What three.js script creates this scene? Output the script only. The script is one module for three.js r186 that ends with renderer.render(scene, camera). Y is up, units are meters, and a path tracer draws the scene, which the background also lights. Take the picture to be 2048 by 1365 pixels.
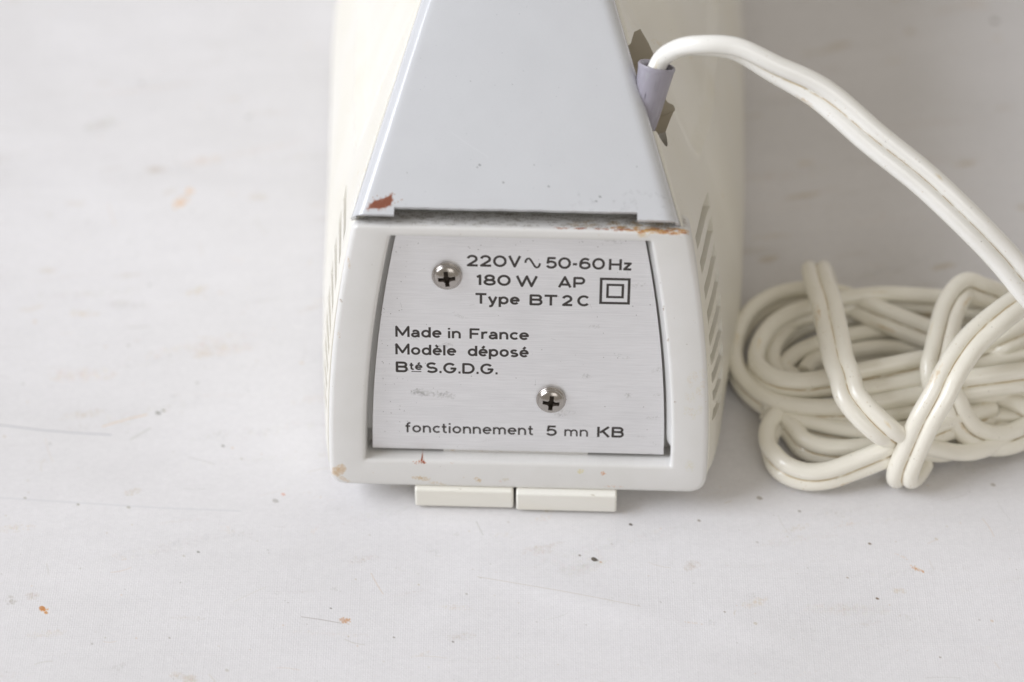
import * as THREE from 'three';
import { mergeGeometries, mergeVertices, toCreasedNormals } from 'three/addons/utils/BufferGeometryUtils.js';
import { RoundedBoxGeometry } from 'three/addons/geometries/RoundedBoxGeometry.js';
import { RectAreaLightUniformsLib } from 'three/addons/lights/RectAreaLightUniformsLib.js';
import { Brush, Evaluator, SUBTRACTION, ADDITION } from 'three-bvh-csg';

// ---------------------------------------------------------------- camera, light, exposure
const MM = 0.001;
const scene = new THREE.Scene();
const PITCH = THREE.MathUtils.degToRad(46);
const look = new THREE.Vector3(0, 0.0329, -0.0076);
const camera = new THREE.PerspectiveCamera(15.73, 1024 / 682, 0.02, 20);
camera.position.copy(look).add(new THREE.Vector3(0, Math.sin(PITCH), Math.cos(PITCH)).multiplyScalar(0.42));
camera.lookAt(look);
camera.focus = 0.422;
camera.userData.fStop = 8.5;

const renderer = new THREE.WebGLRenderer({ antialias: true });
renderer.toneMapping = THREE.LinearToneMapping;
renderer.toneMappingExposure = 1.12;
renderer.shadowMap.enabled = true;
RectAreaLightUniformsLib.init();

scene.background = new THREE.Color(0.352, 0.324, 0.288);   // the pale room around the table

const KEY = { pos: [-1.6, 1.2, 0.1], w: 1.35, h: 1.25, intensity: 6.0, color: [0.88, 0.915, 1.0] };
const FILL = { pos: [0.5, 1.15, 1.35], w: 0.9, h: 0.9, intensity: 0.95, color: [1.0, 0.99, 0.97] };  // added lamp, brightens the rear face, feet and cord from the front

// ---------------------------------------------------------------- helpers
const taken = {};
function numbered(name) { const n = (taken[name] = (taken[name] ?? -1) + 1); return n ? name + '_' + String(n).padStart(3, '0') : name; }
function rng(seed) { let s = seed | 0; return () => { s = (s + 0x6d2b79f5) | 0; let t = Math.imul(s ^ (s >>> 15), 1 | s); t = (t + Math.imul(t ^ (t >>> 7), 61 | t)) ^ t; return ((t ^ (t >>> 14)) >>> 0) / 4294967296; }; }
const clamp = THREE.MathUtils.clamp, lerp = THREE.MathUtils.lerp;
const smooth = (a, b, x) => { const t = clamp((x - a) / (b - a), 0, 1); return t * t * (3 - 2 * t); };
function table(x, xs, ys) { if (x <= xs[0]) return ys[0]; for (let i = 1; i < xs.length; i++) if (x <= xs[i]) return lerp(ys[i - 1], ys[i], (x - xs[i - 1]) / (xs[i] - xs[i - 1])); return ys[ys.length - 1]; }
function hash(i, j, k) { let h = Math.imul(i, 374761393) ^ Math.imul(j, 668265263) ^ Math.imul(k, 2147483647 ^ 0x5bd1e995); h = Math.imul(h ^ (h >>> 13), 1274126177); return ((h ^ (h >>> 16)) >>> 0) / 4294967296; }
function vnoise(x, y, k) { const ix = Math.floor(x), iy = Math.floor(y), fx = x - ix, fy = y - iy, u = fx * fx * (3 - 2 * fx), v = fy * fy * (3 - 2 * fy); return lerp(lerp(hash(ix, iy, k), hash(ix + 1, iy, k), u), lerp(hash(ix, iy + 1, k), hash(ix + 1, iy + 1, k), u), v); }
function fbm(x, y, k, n = 4) { let s = 0, a = 0.5, f = 1; for (let i = 0; i < n; i++) { s += a * vnoise(x * f, y * f, k + i); a *= 0.5; f *= 2.03; } return s / (1 - Math.pow(0.5, n)); }

function mesh(name, geometry, material, parent) {          // geometry in millimetres
  geometry.scale(MM, MM, MM);
  const m = new THREE.Mesh(geometry, material);
  m.name = numbered(name); m.castShadow = m.receiveShadow = true;
  (parent ?? scene).add(m);
  return m;
}
function thing(name, label, category, position) {
  const g = new THREE.Group(); g.name = numbered(name); g.position.set(...position);
  g.userData = { label, category }; scene.add(g);
  return g;
}
function canvasTexture(w, h, draw, srgb = true) {
  const c = document.createElement('canvas'); c.width = w; c.height = h;
  draw(c.getContext('2d'), w, h);
  const t = new THREE.CanvasTexture(c);
  if (srgb) t.colorSpace = THREE.SRGBColorSpace;
  t.wrapS = t.wrapT = THREE.ClampToEdgeWrapping;
  return t;
}
// a closed loft through rings of equally many points (arrays of [x, y, z])
function loft(rings, { capA = true, capB = true, uv, shellA = false } = {}) {
  const n = rings[0].length, pos = [], uvs = [], idx = [];
  const put = (p) => { pos.push(p[0], p[1], p[2]); uvs.push(...(uv ? uv(p) : [0, 0])); };
  for (const r of rings) r.forEach(put);
  for (let i = 0; i + 1 < rings.length; i++) for (let j = 0; j < n; j++) {
    const a = i * n + j, b = i * n + ((j + 1) % n), c = a + n, d = b + n;
    idx.push(a, b, c, b, d, c);
  }
  const cap = (at, flip) => {
    const m = [0, 1, 2].map((k) => { let s = 0; for (let j = 0; j < n; j++) s += pos[(at * n + j) * 3 + k]; return s / n; });
    const c = pos.length / 3; put(m);
    for (let j = 0; j < n; j++) { const a = at * n + j, b = at * n + ((j + 1) % n); flip ? idx.push(c, b, a) : idx.push(c, a, b); }
  };
  if (shellA) for (let j = 0; j + 1 < n / 2; j++) idx.push(j, n - 1 - j, j + 1, j + 1, n - 1 - j, n - 2 - j);   // the cut edge of a folded sheet
  else if (capA) cap(0, true);
  if (capB) cap(rings.length - 1, false);
  const g = new THREE.BufferGeometry();
  g.setAttribute('position', new THREE.Float32BufferAttribute(pos, 3));
  g.setAttribute('uv', new THREE.Float32BufferAttribute(uvs, 2));
  g.setIndex(idx);
  return g;
}
const crease = (g, deg = 32) => toCreasedNormals(g, THREE.MathUtils.degToRad(deg));

// ---------------------------------------------------------------- the cloth
const CLOTH = 240, CZ = -50;                               // one picture of the cloth covers 240 mm, centred on z = -50
function speck(c, x, y, r, colour, alpha = 1) { c.globalAlpha = alpha; c.fillStyle = colour; c.beginPath(); c.ellipse(x, y, r, r * 0.75, 0.6, 0, 7); c.fill(); c.globalAlpha = 1; }
function smudge(c, rnd, x, y, rx, ry, turn, colour, alpha, n = 60) {   // a grainy stain made of many small dots
  c.save(); c.translate(x, y); c.rotate(turn); c.fillStyle = colour;
  for (let i = 0; i < n; i++) {
    const a = rnd() * 6.283, q = Math.pow(rnd(), 0.7), s = (0.05 + rnd() * 0.22) * Math.min(rx, ry);
    c.globalAlpha = alpha * (0.3 + 0.7 * rnd());
    c.beginPath(); c.ellipse(Math.cos(a) * q * rx, Math.sin(a) * q * ry, s * 1.6, s, rnd() * 3, 0, 7); c.fill();
  }
  c.restore(); c.globalAlpha = 1;
}
const clothMap = canvasTexture(2048, 2048, (c, w) => {
  const k = w / CLOTH, X = (x) => (x + CLOTH / 2) * k, Z = (z) => (z - CZ + CLOTH / 2) * k, rnd = rng(11);
  const img = c.createImageData(w, w), d = img.data;
  for (let y = 0; y < w; y++) for (let x = 0; x < w; x++) {
    const u = x / k, v = y / k, i = (y * w + x) * 4;
    const wash = (fbm(u / 34, v / 22, 3, 4) - 0.5) * 9, streak = (fbm(u / 9, v / 2.4, 9, 4) - 0.5) * 4, fine = (hash(x, y, 5) - 0.5) * 6 + (fbm(u * 1.3, v * 2.1, 15, 3) - 0.5) * 7;
    const g = 221 + wash + streak + fine;
    d[i] = g; d[i + 1] = g - 1.5; d[i + 2] = g - 1 + wash * 0.12; d[i + 3] = 255;
  }
  c.putImageData(img, 0, 0);
  // stains of rust, grease and dust, where they lie on the cloth
  smudge(c, rnd, X(-80), Z(24), 8, 5, 0.5, '#d08a4a', 0.55, 40); speck(c, X(-80.4), Z(23.6), 5, '#bf7a40', 0.7); speck(c, X(-79.6), Z(24.6), 3, '#c88a50', 0.6);
  smudge(c, rnd, X(-66), Z(-77.8), 10, 18, 0.7, '#e0b48a', 0.55, 60); smudge(c, rnd, X(-64.6), Z(-81), 9, 8, 0, '#e2c0a0', 0.5, 40);
  smudge(c, rnd, X(-86), Z(22), 9, 9, 0.2, '#b8b4ae', 0.25, 40);
  smudge(c, rnd, X(-28.4), Z(26.5), 9, 6, 0.2, '#c08a60', 0.5, 50); smudge(c, rnd, X(70.2), Z(15), 12, 3, 0.6, '#c98850', 0.75, 60); smudge(c, rnd, X(68.4), Z(12.6), 16, 2, 0.55, '#d8b08c', 0.6, 40);
  smudge(c, rnd, X(31), Z(27), 14, 2, 0.15, '#c8a27c', 0.6, 40);
  const dots = [[20.9, 5.1, 4.5, '#40382f'], [14.3, 13, 6, '#30281f'], [15.4, 13.6, 3, '#c0907a'], [11.8, 12.1, 3.5, '#8a8278'], [62.7, 21.5, 4, '#6a5540'], [62.6, 9.5, 4, '#7a6a58'], [50.9, 2.1, 4, '#9a948c'], [104.2, -136, 9, '#5e564c'],
    [-65.1, -21.6, 7, '#8b8a84'], [-64.2, -22.2, 5, '#9a9890'], [-52.5, -13.5, 4.5, '#8c8a84'], [-77.1, 0.4, 4, '#a5a196'], [-86.7, -1, 4, '#a5a196'], [-40.8, -1.9, 5, '#d8a898'], [-42.1, -0.4, 8, '#b4b2ae'], [-54.8, 11.2, 4, '#8e8c86'], [-68.1, 1, 5, '#b0aca0'], [36.3, 24.6, 3, '#a09890'], [33, 4.2, 4, '#90867a'], [58, 17, 3, '#a89a8c'], [-58, 30, 3, '#a8a49c'], [-31, 23.8, 3, '#8a8680'], [-20, 30, 3, '#9a958c'], [-10, 31, 3, '#8a857c'], [86, -4, 6, '#aaa39a'], [95, 6, 8, '#aaa598'], [44, -1, 7, '#a29a90'], [72, 34, 3, '#a49c94'], [-78, -115.6, 9, '#b9b7b4'], [-54.7, -104.4, 7, '#b2b1b0'], [-70, -55, 5, '#bab8b6']];
  for (const [x, z, r, col] of dots) { const q = r * (r === 6 && z === 13 ? 0.8 : 0.6); speck(c, X(x), Z(z), q, col, 0.75); speck(c, X(x) + q * 0.8, Z(z) + q * 0.3, q * 0.6, col, 0.45); }
  const tints = ['#b9b4a8', '#c2b8a4', '#b4b2ac', '#d0b8a0', '#a8a49c'];
  for (let i = 0; i < 420; i++) { const x = rnd() * w, y = rnd() * w; rnd() < 0.55 ? speck(c, x, y, 1 + rnd() * 2.2, tints[i % 5], 0.5) : smudge(c, rnd, x, y, 4 + rnd() * 26, 2 + rnd() * 5, (rnd() - 0.5) * 0.9, tints[i % 5], 0.16, 24); }
  for (let i = 0; i < 150; i++) smudge(c, rnd, rnd() * w, rnd() * w, 30 + rnd() * 110, 4 + rnd() * 12, -0.12 + (rnd() - 0.5) * 0.4, tints[(i * 3) % 5], 0.045, 260);
  for (let i = 0; i < 260; i++) { const x = rnd() * w, y = rnd() * w, a = (rnd() < 0.7 ? -0.1 : 1.4) + (rnd() - 0.5) * 0.9, l = 8 + rnd() * 46; c.strokeStyle = tints[i % 5]; c.globalAlpha = 0.12 + 0.25 * rnd(); c.lineWidth = 0.8 + rnd() * 1.4; c.beginPath(); c.moveTo(x, y); c.quadraticCurveTo(x + Math.cos(a) * l * 0.5 + (rnd() - 0.5) * 9, y + Math.sin(a) * l * 0.5 + (rnd() - 0.5) * 9, x + Math.cos(a) * l, y + Math.sin(a) * l); c.stroke(); c.globalAlpha = 1; }
  for (let i = 0; i < 170; i++) smudge(c, rnd, rnd() * w, rnd() * w, 8 + rnd() * 34, 3 + rnd() * 7, -0.15 + (rnd() - 0.5) * 0.5, ['#c9b79c', '#bfae98', '#b9ada0'][i % 3], 0.1, 120);
  for (const [x, z, rx] of [[66, -126, 46], [70, -128, 26], [47, -104, 50], [92, -90, 22], [58, -80, 36], [84, -60, 26], [50, -62, 20]]) smudge(c, rnd, X(x), Z(z), rx, 7, -0.25, '#b3a184', 0.16, 200);
  for (let i = 0; i < 700; i++) speck(c, rnd() * w, rnd() * w, 0.6 + rnd() * 1.2, tints[i % 5], 0.45);
  // loose hairs and drawn threads
  const hair = (pts, col, lw, al) => { c.globalAlpha = al; c.strokeStyle = col; c.lineWidth = lw; c.beginPath(); pts.forEach(([x, z], i) => (i ? c.lineTo(X(x), Z(z)) : c.moveTo(X(x), Z(z)))); c.stroke(); c.globalAlpha = 1; };
  hair([[-95, -18.6], [-86, -17.2], [-80, -16.6], [-73, -16.2]], '#a4a5aa', 2.2, 0.6);
  hair([[-75, -18.2], [-70, -20.3], [-67, -21.2]], '#dcc0a0', 2, 0.7);
  hair([[-98, -1.6], [-80, -0.2], [-62, 1.2], [-48, 2]], '#cdcdd0', 3, 0.55);
  hair([[-36, 25.6], [-32.6, 26.2], [-29, 27]], '#a8a29c', 1.4, 0.6);
  hair([[-69.5, -15], [-66, -18]], '#bcbcb4', 3, 0.5);
  hair([[-6, 17], [8, 20.2], [22, 23.6]], '#cfc8c2', 1.4, 0.7);
});
clothMap.wrapS = clothMap.wrapT = THREE.MirroredRepeatWrapping;
const weave = canvasTexture(512, 512, (c, w) => {          // 12.8 mm of plain weave
  const img = c.createImageData(w, w), d = img.data;
  for (let y = 0; y < w; y++) for (let x = 0; x < w; x++) {
    const tx = x / 16, ty = y / 16, warp = Math.abs(Math.sin(Math.PI * tx)) * (0.6 + 0.8 * hash(Math.floor(tx), 0, 1)), weft = Math.abs(Math.sin(Math.PI * ty)) * (0.5 + 0.7 * hash(0, Math.floor(ty), 2));
    const over = (Math.floor(tx) + Math.floor(ty)) % 2 ? warp : weft;
    const g = 120 + 70 * over + 30 * warp, i = (y * w + x) * 4;
    d[i] = d[i + 1] = d[i + 2] = clamp(g, 0, 255); d[i + 3] = 255;
  }
  c.putImageData(img, 0, 0);
}, false);
weave.wrapS = weave.wrapT = THREE.RepeatWrapping; weave.repeat.set(CLOTH / 12.8, CLOTH / 12.8);
const clothMaterial = new THREE.MeshStandardMaterial({ map: clothMap, bumpMap: weave, bumpScale: 0.00004, roughness: 0.92, color: 0xffffff });
{
  const n = 300, half = 620, pos = [], uv = [], idx = [];
  const spread = (t) => { const s = t * 2 - 1; return half * (0.26 * s + 0.74 * s * s * s * s * s); };
  const seg = (x, z, ax, az, bx, bz) => { const dx = bx - ax, dz = bz - az, t = clamp(((x - ax) * dx + (z - az) * dz) / (dx * dx + dz * dz), 0, 1); return [Math.hypot(x - ax - t * dx, z - az - t * dz), t, Math.sign((x - ax) * dz - (z - az) * dx)]; };
  for (let j = 0; j <= n; j++) for (let i = 0; i <= n; i++) {
    const x = spread(i / n), z = spread(j / n) + CZ + 20;
    let y = (fbm(x / 48 + 7, z / 20 + 3, 21, 3) - 0.5) * 2.6 * smooth(-10, -80, z) * smooth(20, -50, x) + (fbm(x / 70, z / 40, 31, 2) - 0.5) * 0.7;
    for (const [ax, az, bx, bz, h, w] of [[-6, 17, 31, 27.5, 0.5, 1.6], [31, 27.5, 52, 30, 0.3, 1.6], [-1, 2, -16, 38, 0.22, 4], [-100, -2, -40, 2, 0.18, 2.5], [-100, -19, -70, -16, 0.12, 1.6]]) {
      const [dist, t, side] = seg(x, z, ax, az, bx, bz);
      y += h * Math.sin(Math.PI * clamp(t, 0.02, 0.98)) * Math.exp(-Math.pow(dist / (side > 0 ? w * 2.4 : w), 2));
    }
    pos.push(x, y - 0.45, z); uv.push(x / CLOTH + 0.5, 0.5 - (z - CZ) / CLOTH);
    if (i < n && j < n) { const a = j * (n + 1) + i; idx.push(a, a + n + 1, a + 1, a + 1, a + n + 1, a + n + 2); }
  }
  const g = new THREE.BufferGeometry();
  g.setAttribute('position', new THREE.Float32BufferAttribute(pos, 3)); g.setAttribute('uv', new THREE.Float32BufferAttribute(uv, 2)); g.setIndex(idx); g.computeVertexNormals();
  const cloth = mesh('tablecloth_ground', g, clothMaterial);
  cloth.userData = { kind: 'structure', label: 'stained white cotton cloth covering the table under the appliance' };
}

// ---------------------------------------------------------------- unseen softboxes: one for window light from the left, one added as front fill
const lampDark = new THREE.MeshStandardMaterial({ color: 0x151515, roughness: 0.8 });
for (const [label, L] of [['large unseen softbox beyond the left edge of the table, in place of window light', KEY], ['small dim softbox added behind the camera as front fill', FILL]]) {
  const lamp = thing('unseen_softbox', label, 'lamp', L.pos), aim = new THREE.Vector3(0, 0.02, -0.03);
  const glow = new THREE.MeshStandardMaterial({ color: 0xffffff, emissive: new THREE.Color(...L.color), emissiveIntensity: L.intensity * 0.2, roughness: 0.9 });
  mesh('housing', new RoundedBoxGeometry(L.w * 1000 + 60, L.h * 1000 + 60, 180, 3, 20).translate(0, 0, -96), lampDark, lamp);
  mesh('diffuser', new THREE.PlaneGeometry(L.w * 1000, L.h * 1000), glow, lamp);
  lamp.lookAt(aim);
  const light = new THREE.RectAreaLight(new THREE.Color(...L.color), L.intensity, L.w, L.h);
  light.position.copy(lamp.position).add(aim.clone().sub(lamp.position).normalize().multiplyScalar(0.004));
  light.lookAt(aim);
  light.name = numbered('softbox_light');
  scene.add(light);
}

// ---------------------------------------------------------------- the hand mixer seen from its rear end
const mixer = thing('hand_mixer', 'vintage cream and grey electric hand mixer lying with its metal rating plate towards us', 'hand mixer', [0.00097, 0, 0.00132]);
mixer.rotation.y = THREE.MathUtils.degToRad(-1.8);
const TILT = THREE.MathUtils.degToRad(15), TT = Math.tan(TILT);
const toFace = new THREE.Matrix4().makeTranslation(0, 4.5, 0).multiply(new THREE.Matrix4().makeRotationX(-TILT));   // (u, v, outward) of the rear face

// a smooth glossy plastic with scuffs; the picture holds colour and dirt, plus shade on the frame ledge
function plastic(color, map, roughness, coat = 0) { return new THREE.MeshPhysicalMaterial({ color, map, roughness, metalness: 0, ior: 1.5, clearcoat: coat, clearcoatRoughness: 0.12 }); }

// --- body
const ytop = (d) => { const q = Math.min(d, 52), drop = table(q, [2, 14], [2.6, 2.2]); return (57 - drop - 0.5317 * (16 + TT * 4.5) + 0.5317 * q) / (1 - 0.5317 * TT) + Math.max(0, d - 52) * 0.02; };
const zAt = (d, y) => -d - (y - 4.5) * TT;
function wtop(d, sg) { const z = -zAt(d, ytop(d)); const w = (sg > 0 ? 26.65 - 0.3246 * (z - 14.4) : 28.4 - 0.2924 * (z - 13.85)) + 0.7; return Math.min(Math.max(w, 12.5), 27.9); }
function wmax(d, sg) { const z = -zAt(d, 16); return sg > 0 ? table(z, [5, 8, 18, 30, 48, 73, 120, 200], [33.35, 34.4, 36, 37.6, 40.6, 42, 43.3, 43.5]) : table(z, [5, 8, 18, 30, 46, 71, 117, 200], [33.35, 33.9, 35.1, 36.4, 37.6, 38.9, 41.8, 42.5]); }
function flank(d, y, sg) {
  const yt = ytop(d), q = Math.max(0, (y - 10) / (yt - 10)), e = 2 - 0.5 * smooth(2, 40, d);
  let x = wmax(d, sg) - (wmax(d, sg) - wtop(d, sg)) * Math.pow(q, e);
  const front = 34.6 - smooth(44, 54, y) * 0.8, low = 42.4 - (d - 34.6) * 0.063;                  // the sunk panel of the flank with its raised rim
  const inside = Math.min(d - front, y - low);
  const r = Math.hypot(Math.max(0, 5 - (d - front)), Math.max(0, 5 - (y - low))), sd = d - front < 5 && y - low < 5 ? 5 - r : inside;
  x -= 1.1 * smooth(-0.3, 1.1, sd) * smooth(0.2, 6, yt - y);
  x += 0.35 * Math.exp(-Math.pow((sd + 0.6) / 0.55, 2)) * smooth(0.2, 6, yt - y);
  return x;
}
function section(d, shrink = 0) {
  const yt = ytop(d), mid = (d < 8 ? Math.min(yt - 0.05, 53.55 - 0.26 * d) : Math.max(yt - 6, 51.4)), yb = lerp(4.3, 0.5, smooth(2, 14, d)), pts = [], half = (sg) => {
    const out = [], N = 76;
    const xb = flank(d, 10, sg) - shrink, y0 = yb + 4;
    out.push([0, yb + shrink], [xb * 0.5, yb + shrink], [xb - 4, yb + shrink], [xb - 2, yb + shrink + 0.35], [xb - 0.8, yb + shrink + 1.3], [xb - 0.2, yb + shrink + 2.6]);
    for (let i = 0; i <= N; i++) { const y = lerp(y0, yt - 0.3 - shrink, i / N); out.push([flank(d, y, sg) - shrink, y]); }
    const wt = flank(d, yt, sg) - shrink;
    out.push([wt - 0.15, yt + 0.05 - shrink], [wt - 0.5, yt + 0.18 - shrink], [wt - 0.95, yt - shrink], [wt - 1.3, mid - shrink], [wt * 0.5, mid - 0.05 - shrink]);
    return out.map(([x, y]) => [x * sg, y]);
  };
  const R = half(1), L = half(-1);
  pts.push(...R, [0, mid - 0.1 - shrink], ...L.slice(1).reverse());
  return pts.map(([x, y]) => [x, y, zAt(d, y)]);
}
function stations(a) { const s = []; for (let d = a; d < 30; d += 1.2) s.push(d); for (let d = 30; d < 42; d += 0.45) s.push(d); for (let d = 42; d < 70; d += 2) s.push(d); for (let d = 70; d <= 150; d += 8) s.push(d); return s; }
function bodyLoft(a, shrink) {
  const rings = stations(a).map((d) => section(d, shrink));
  const end = rings[rings.length - 1];
  for (const [t, k] of [[4, 0.98], [7, 0.93], [9, 0.84], [10, 0.7]]) rings.push(end.map(([x, y, z]) => [x * k, (y - 40) * k + 40 - (1 - k) * 10, z - t]));
  if (!shrink) rings.unshift(section(9, 2.2), section(a, 0.35));        // open towards the frame, closed behind its floor
  return loft(rings.map((r) => r.slice().reverse()));
}
const creamMap = canvasTexture(1024, 1024, (c, w) => {     // tiny moulding specks and yellowed blotches
  const img = c.createImageData(w, w), d = img.data;
  for (let y = 0; y < w; y++) for (let x = 0; x < w; x++) { const i = (y * w + x) * 4, b = (fbm(x / 130, y / 130, 41, 4) - 0.5) * 8, f = (hash(x, y, 8) - 0.5) * 3; d[i] = 233 + b * 0.4 + f; d[i + 1] = 230 + b * 0.6 + f; d[i + 2] = 219 + b * 1.4 + f; d[i + 3] = 255; }
  c.putImageData(img, 0, 0);
  const rnd = rng(5);
  for (let i = 0; i < 240; i++) speck(c, rnd() * w, rnd() * w, 0.6 + rnd() * 1.2, '#8c8064', 0.35);
  for (let i = 0; i < 14; i++) smudge(c, rnd, rnd() * w, rnd() * w, 14, 5, rnd() * 3, '#d8c6a0', 0.3, 40);
});
creamMap.wrapS = creamMap.wrapT = THREE.RepeatWrapping;
const cream = plastic(0xffffff, creamMap, 0.42, 0.2);
const ivory = plastic(new THREE.Color(1.1, 1.11, 1.13), creamMap, 0.4, 0.2);
const sideUv = (g) => { const p = g.attributes.position, u = new Float32Array(p.count * 2); for (let i = 0; i < p.count; i++) { u[i * 2] = (p.getZ(i) * 1.0) / 90 + (p.getX(i) > 0 ? 0.37 : 0); u[i * 2 + 1] = (p.getY(i) + Math.abs(p.getX(i)) * 0.4) / 90; } g.setAttribute('uv', new THREE.BufferAttribute(u, 2)); return g; };

const SLOT_A = [[-43.6, 36.5], [-39.6, 34.2], [-35.7, 31.6], [-31.9, 29], [-28.5, 26.3], [-25.1, 23.5], [-21.9, 20.6], [-18.9, 17.6], [-16.1, 14.5]];
const SLOT_D = [[-23, 44.8], [-20, 41.8], [-17, 38.5], [-14.2, 35.4], [-11.9, 32.2], [-10.4, 28.9], [-9.3, 25.5], [-8.4, 22], [-7.6, 18.4]];
const NS = SLOT_A.length;
const SLOT_B = SLOT_A.map(([z, y]) => [z + 2.05, y - 1.5]), SLOT_C = SLOT_D.map(([z, y]) => [z + 1.25, y - 1.75]);

const evaluator = new Evaluator(); evaluator.attributes = ['position', 'normal', 'uv']; evaluator.useGroups = false;
const brush = (g) => { if (!g.attributes.normal) g = crease(g, 35); if (!g.attributes.uv) g.setAttribute('uv', new THREE.Float32BufferAttribute(new Float32Array(g.attributes.position.count * 2), 2)); const b = new Brush(g); b.updateMatrixWorld(); return b; };
function prismX(poly, x0, x1) {                            // a polygon in (z, y) pushed along x
  const s = new THREE.Shape(poly.map(([z, y]) => new THREE.Vector2(-z, y)));
  return new THREE.ExtrudeGeometry(s, { depth: x1 - x0, bevelEnabled: false }).rotateY(Math.PI / 2).translate(x0, 0, 0);
}
const TUBE_A = new THREE.Vector3(20.4, 61.3, -34.2), TUBE_B = new THREE.Vector3(22.15, 70, -38.3);
const tubeAxis = TUBE_B.clone().sub(TUBE_A).normalize(), tubeTurn = new THREE.Quaternion().setFromUnitVectors(new THREE.Vector3(0, 1, 0), tubeAxis);
const shadedDust = plastic(new THREE.Color(0.7, 0.66, 0.6), creamMap, 0.7, 0);      // darker cream: dust, plus the shade of vents and well put into the colour
let bodyBrush = brush(bodyLoft(1.8, 0)); bodyBrush.material = cream;
const inner = brush(bodyLoft(0.5, 11));
for (const sg of [1, -1]) {
  const poly = [...SLOT_A, SLOT_B[NS - 1], SLOT_C[NS - 1], ...SLOT_D.slice().reverse()];
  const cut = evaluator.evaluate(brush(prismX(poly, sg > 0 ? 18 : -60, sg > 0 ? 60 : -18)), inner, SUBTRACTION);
  cut.geometry.clearGroups(); cut.material = shadedDust;
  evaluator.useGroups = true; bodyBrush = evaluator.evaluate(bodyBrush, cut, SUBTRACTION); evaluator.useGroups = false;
}
{
  const well = new THREE.CylinderGeometry(4.5, 4.5, 34, 48).translate(0, 9, 0).applyQuaternion(tubeTurn).translate(TUBE_A.x + 0.2, TUBE_A.y, TUBE_A.z);
  bodyBrush = evaluator.evaluate(bodyBrush, brush(well), SUBTRACTION);
  const rim = [[20.4, 64.3, -55.2], [22, 61.6, -55], [23, 59.4, -54.2], [24.9, 55.2, -49.2], [25.8, 53.1, -46], [23.6, 59.1, -32.1], [22.2, 62, -30.5], [19.2, 66, -32.5], [16.4, 69.5, -42], [18.2, 68, -49]];
  const out = new THREE.Vector3(0.78, 0.6, 0.12).normalize(), ring = (k) => rim.map((p) => [p[0] + out.x * k, p[1] + out.y * k, p[2] + out.z * k]);
  let pocket = crease(loft([ring(-6.5), ring(9)]), 20);
  const q = pocket.attributes.position; let vol = 0;
  for (let i = 0; i < q.count; i += 3) { const A = new THREE.Vector3().fromBufferAttribute(q, i), B = new THREE.Vector3().fromBufferAttribute(q, i + 1), C = new THREE.Vector3().fromBufferAttribute(q, i + 2); vol += A.dot(B.cross(C)); }
  if (vol < 0) pocket = crease(loft([ring(9), ring(-6.5)]), 20);
  const hollow = brush(pocket); hollow.material = shadedDust;
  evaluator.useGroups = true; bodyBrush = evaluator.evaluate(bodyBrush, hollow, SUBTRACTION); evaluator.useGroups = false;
}
const body = mesh('body', sideUv(bodyBrush.geometry), bodyBrush.material, mixer);
for (const sg of [1, -1]) for (let k = 0; k + 1 < NS; k++) {
  const corners = [SLOT_B[k], SLOT_A[k + 1], SLOT_D[k + 1], SLOT_C[k]], A = 2, B = 14, rings = [];
  const at = (i, j) => { const s = i / A, t = j / B; const [za, ya] = corners[0], [zb, yb] = corners[1], [zc, yc] = corners[2], [zd, yd] = corners[3]; const z = lerp(lerp(za, zb, s), lerp(zd, zc, s), t), y = lerp(lerp(ya, yb, s), lerp(yd, yc, s), t), d = -z - (y - 4.5) * TT; return [flank(d, y, sg) * sg, y, z]; };
  for (let j = 0; j <= B; j++) {
    const top = []; for (let i = 0; i <= A; i++) top.push(at(i, j));
    const ring = [...top.map(([x, y, z]) => [x - 0.02 * sg, y, z]), ...top.slice().reverse().map(([x, y, z]) => [x - 1.2 * sg, y, z])];
    rings.push(sg > 0 ? ring.reverse() : ring);
  }
  mesh('vent_slat', sideUv(crease(loft(rings), 40)), cream, body);
}
// two flat feet under the rear end
for (const [x0, x1, z] of [[-18.1, -0.72, 0.6], [-0.22, 17.5, 1.0]]) {
  const g = new RoundedBoxGeometry(x1 - x0, 4.5, 13, 3, 0.45).translate((x0 + x1) / 2, 2.25, z - 6.5);
  mesh('foot_pad', sideUv(g), ivory, mixer);
}

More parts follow.
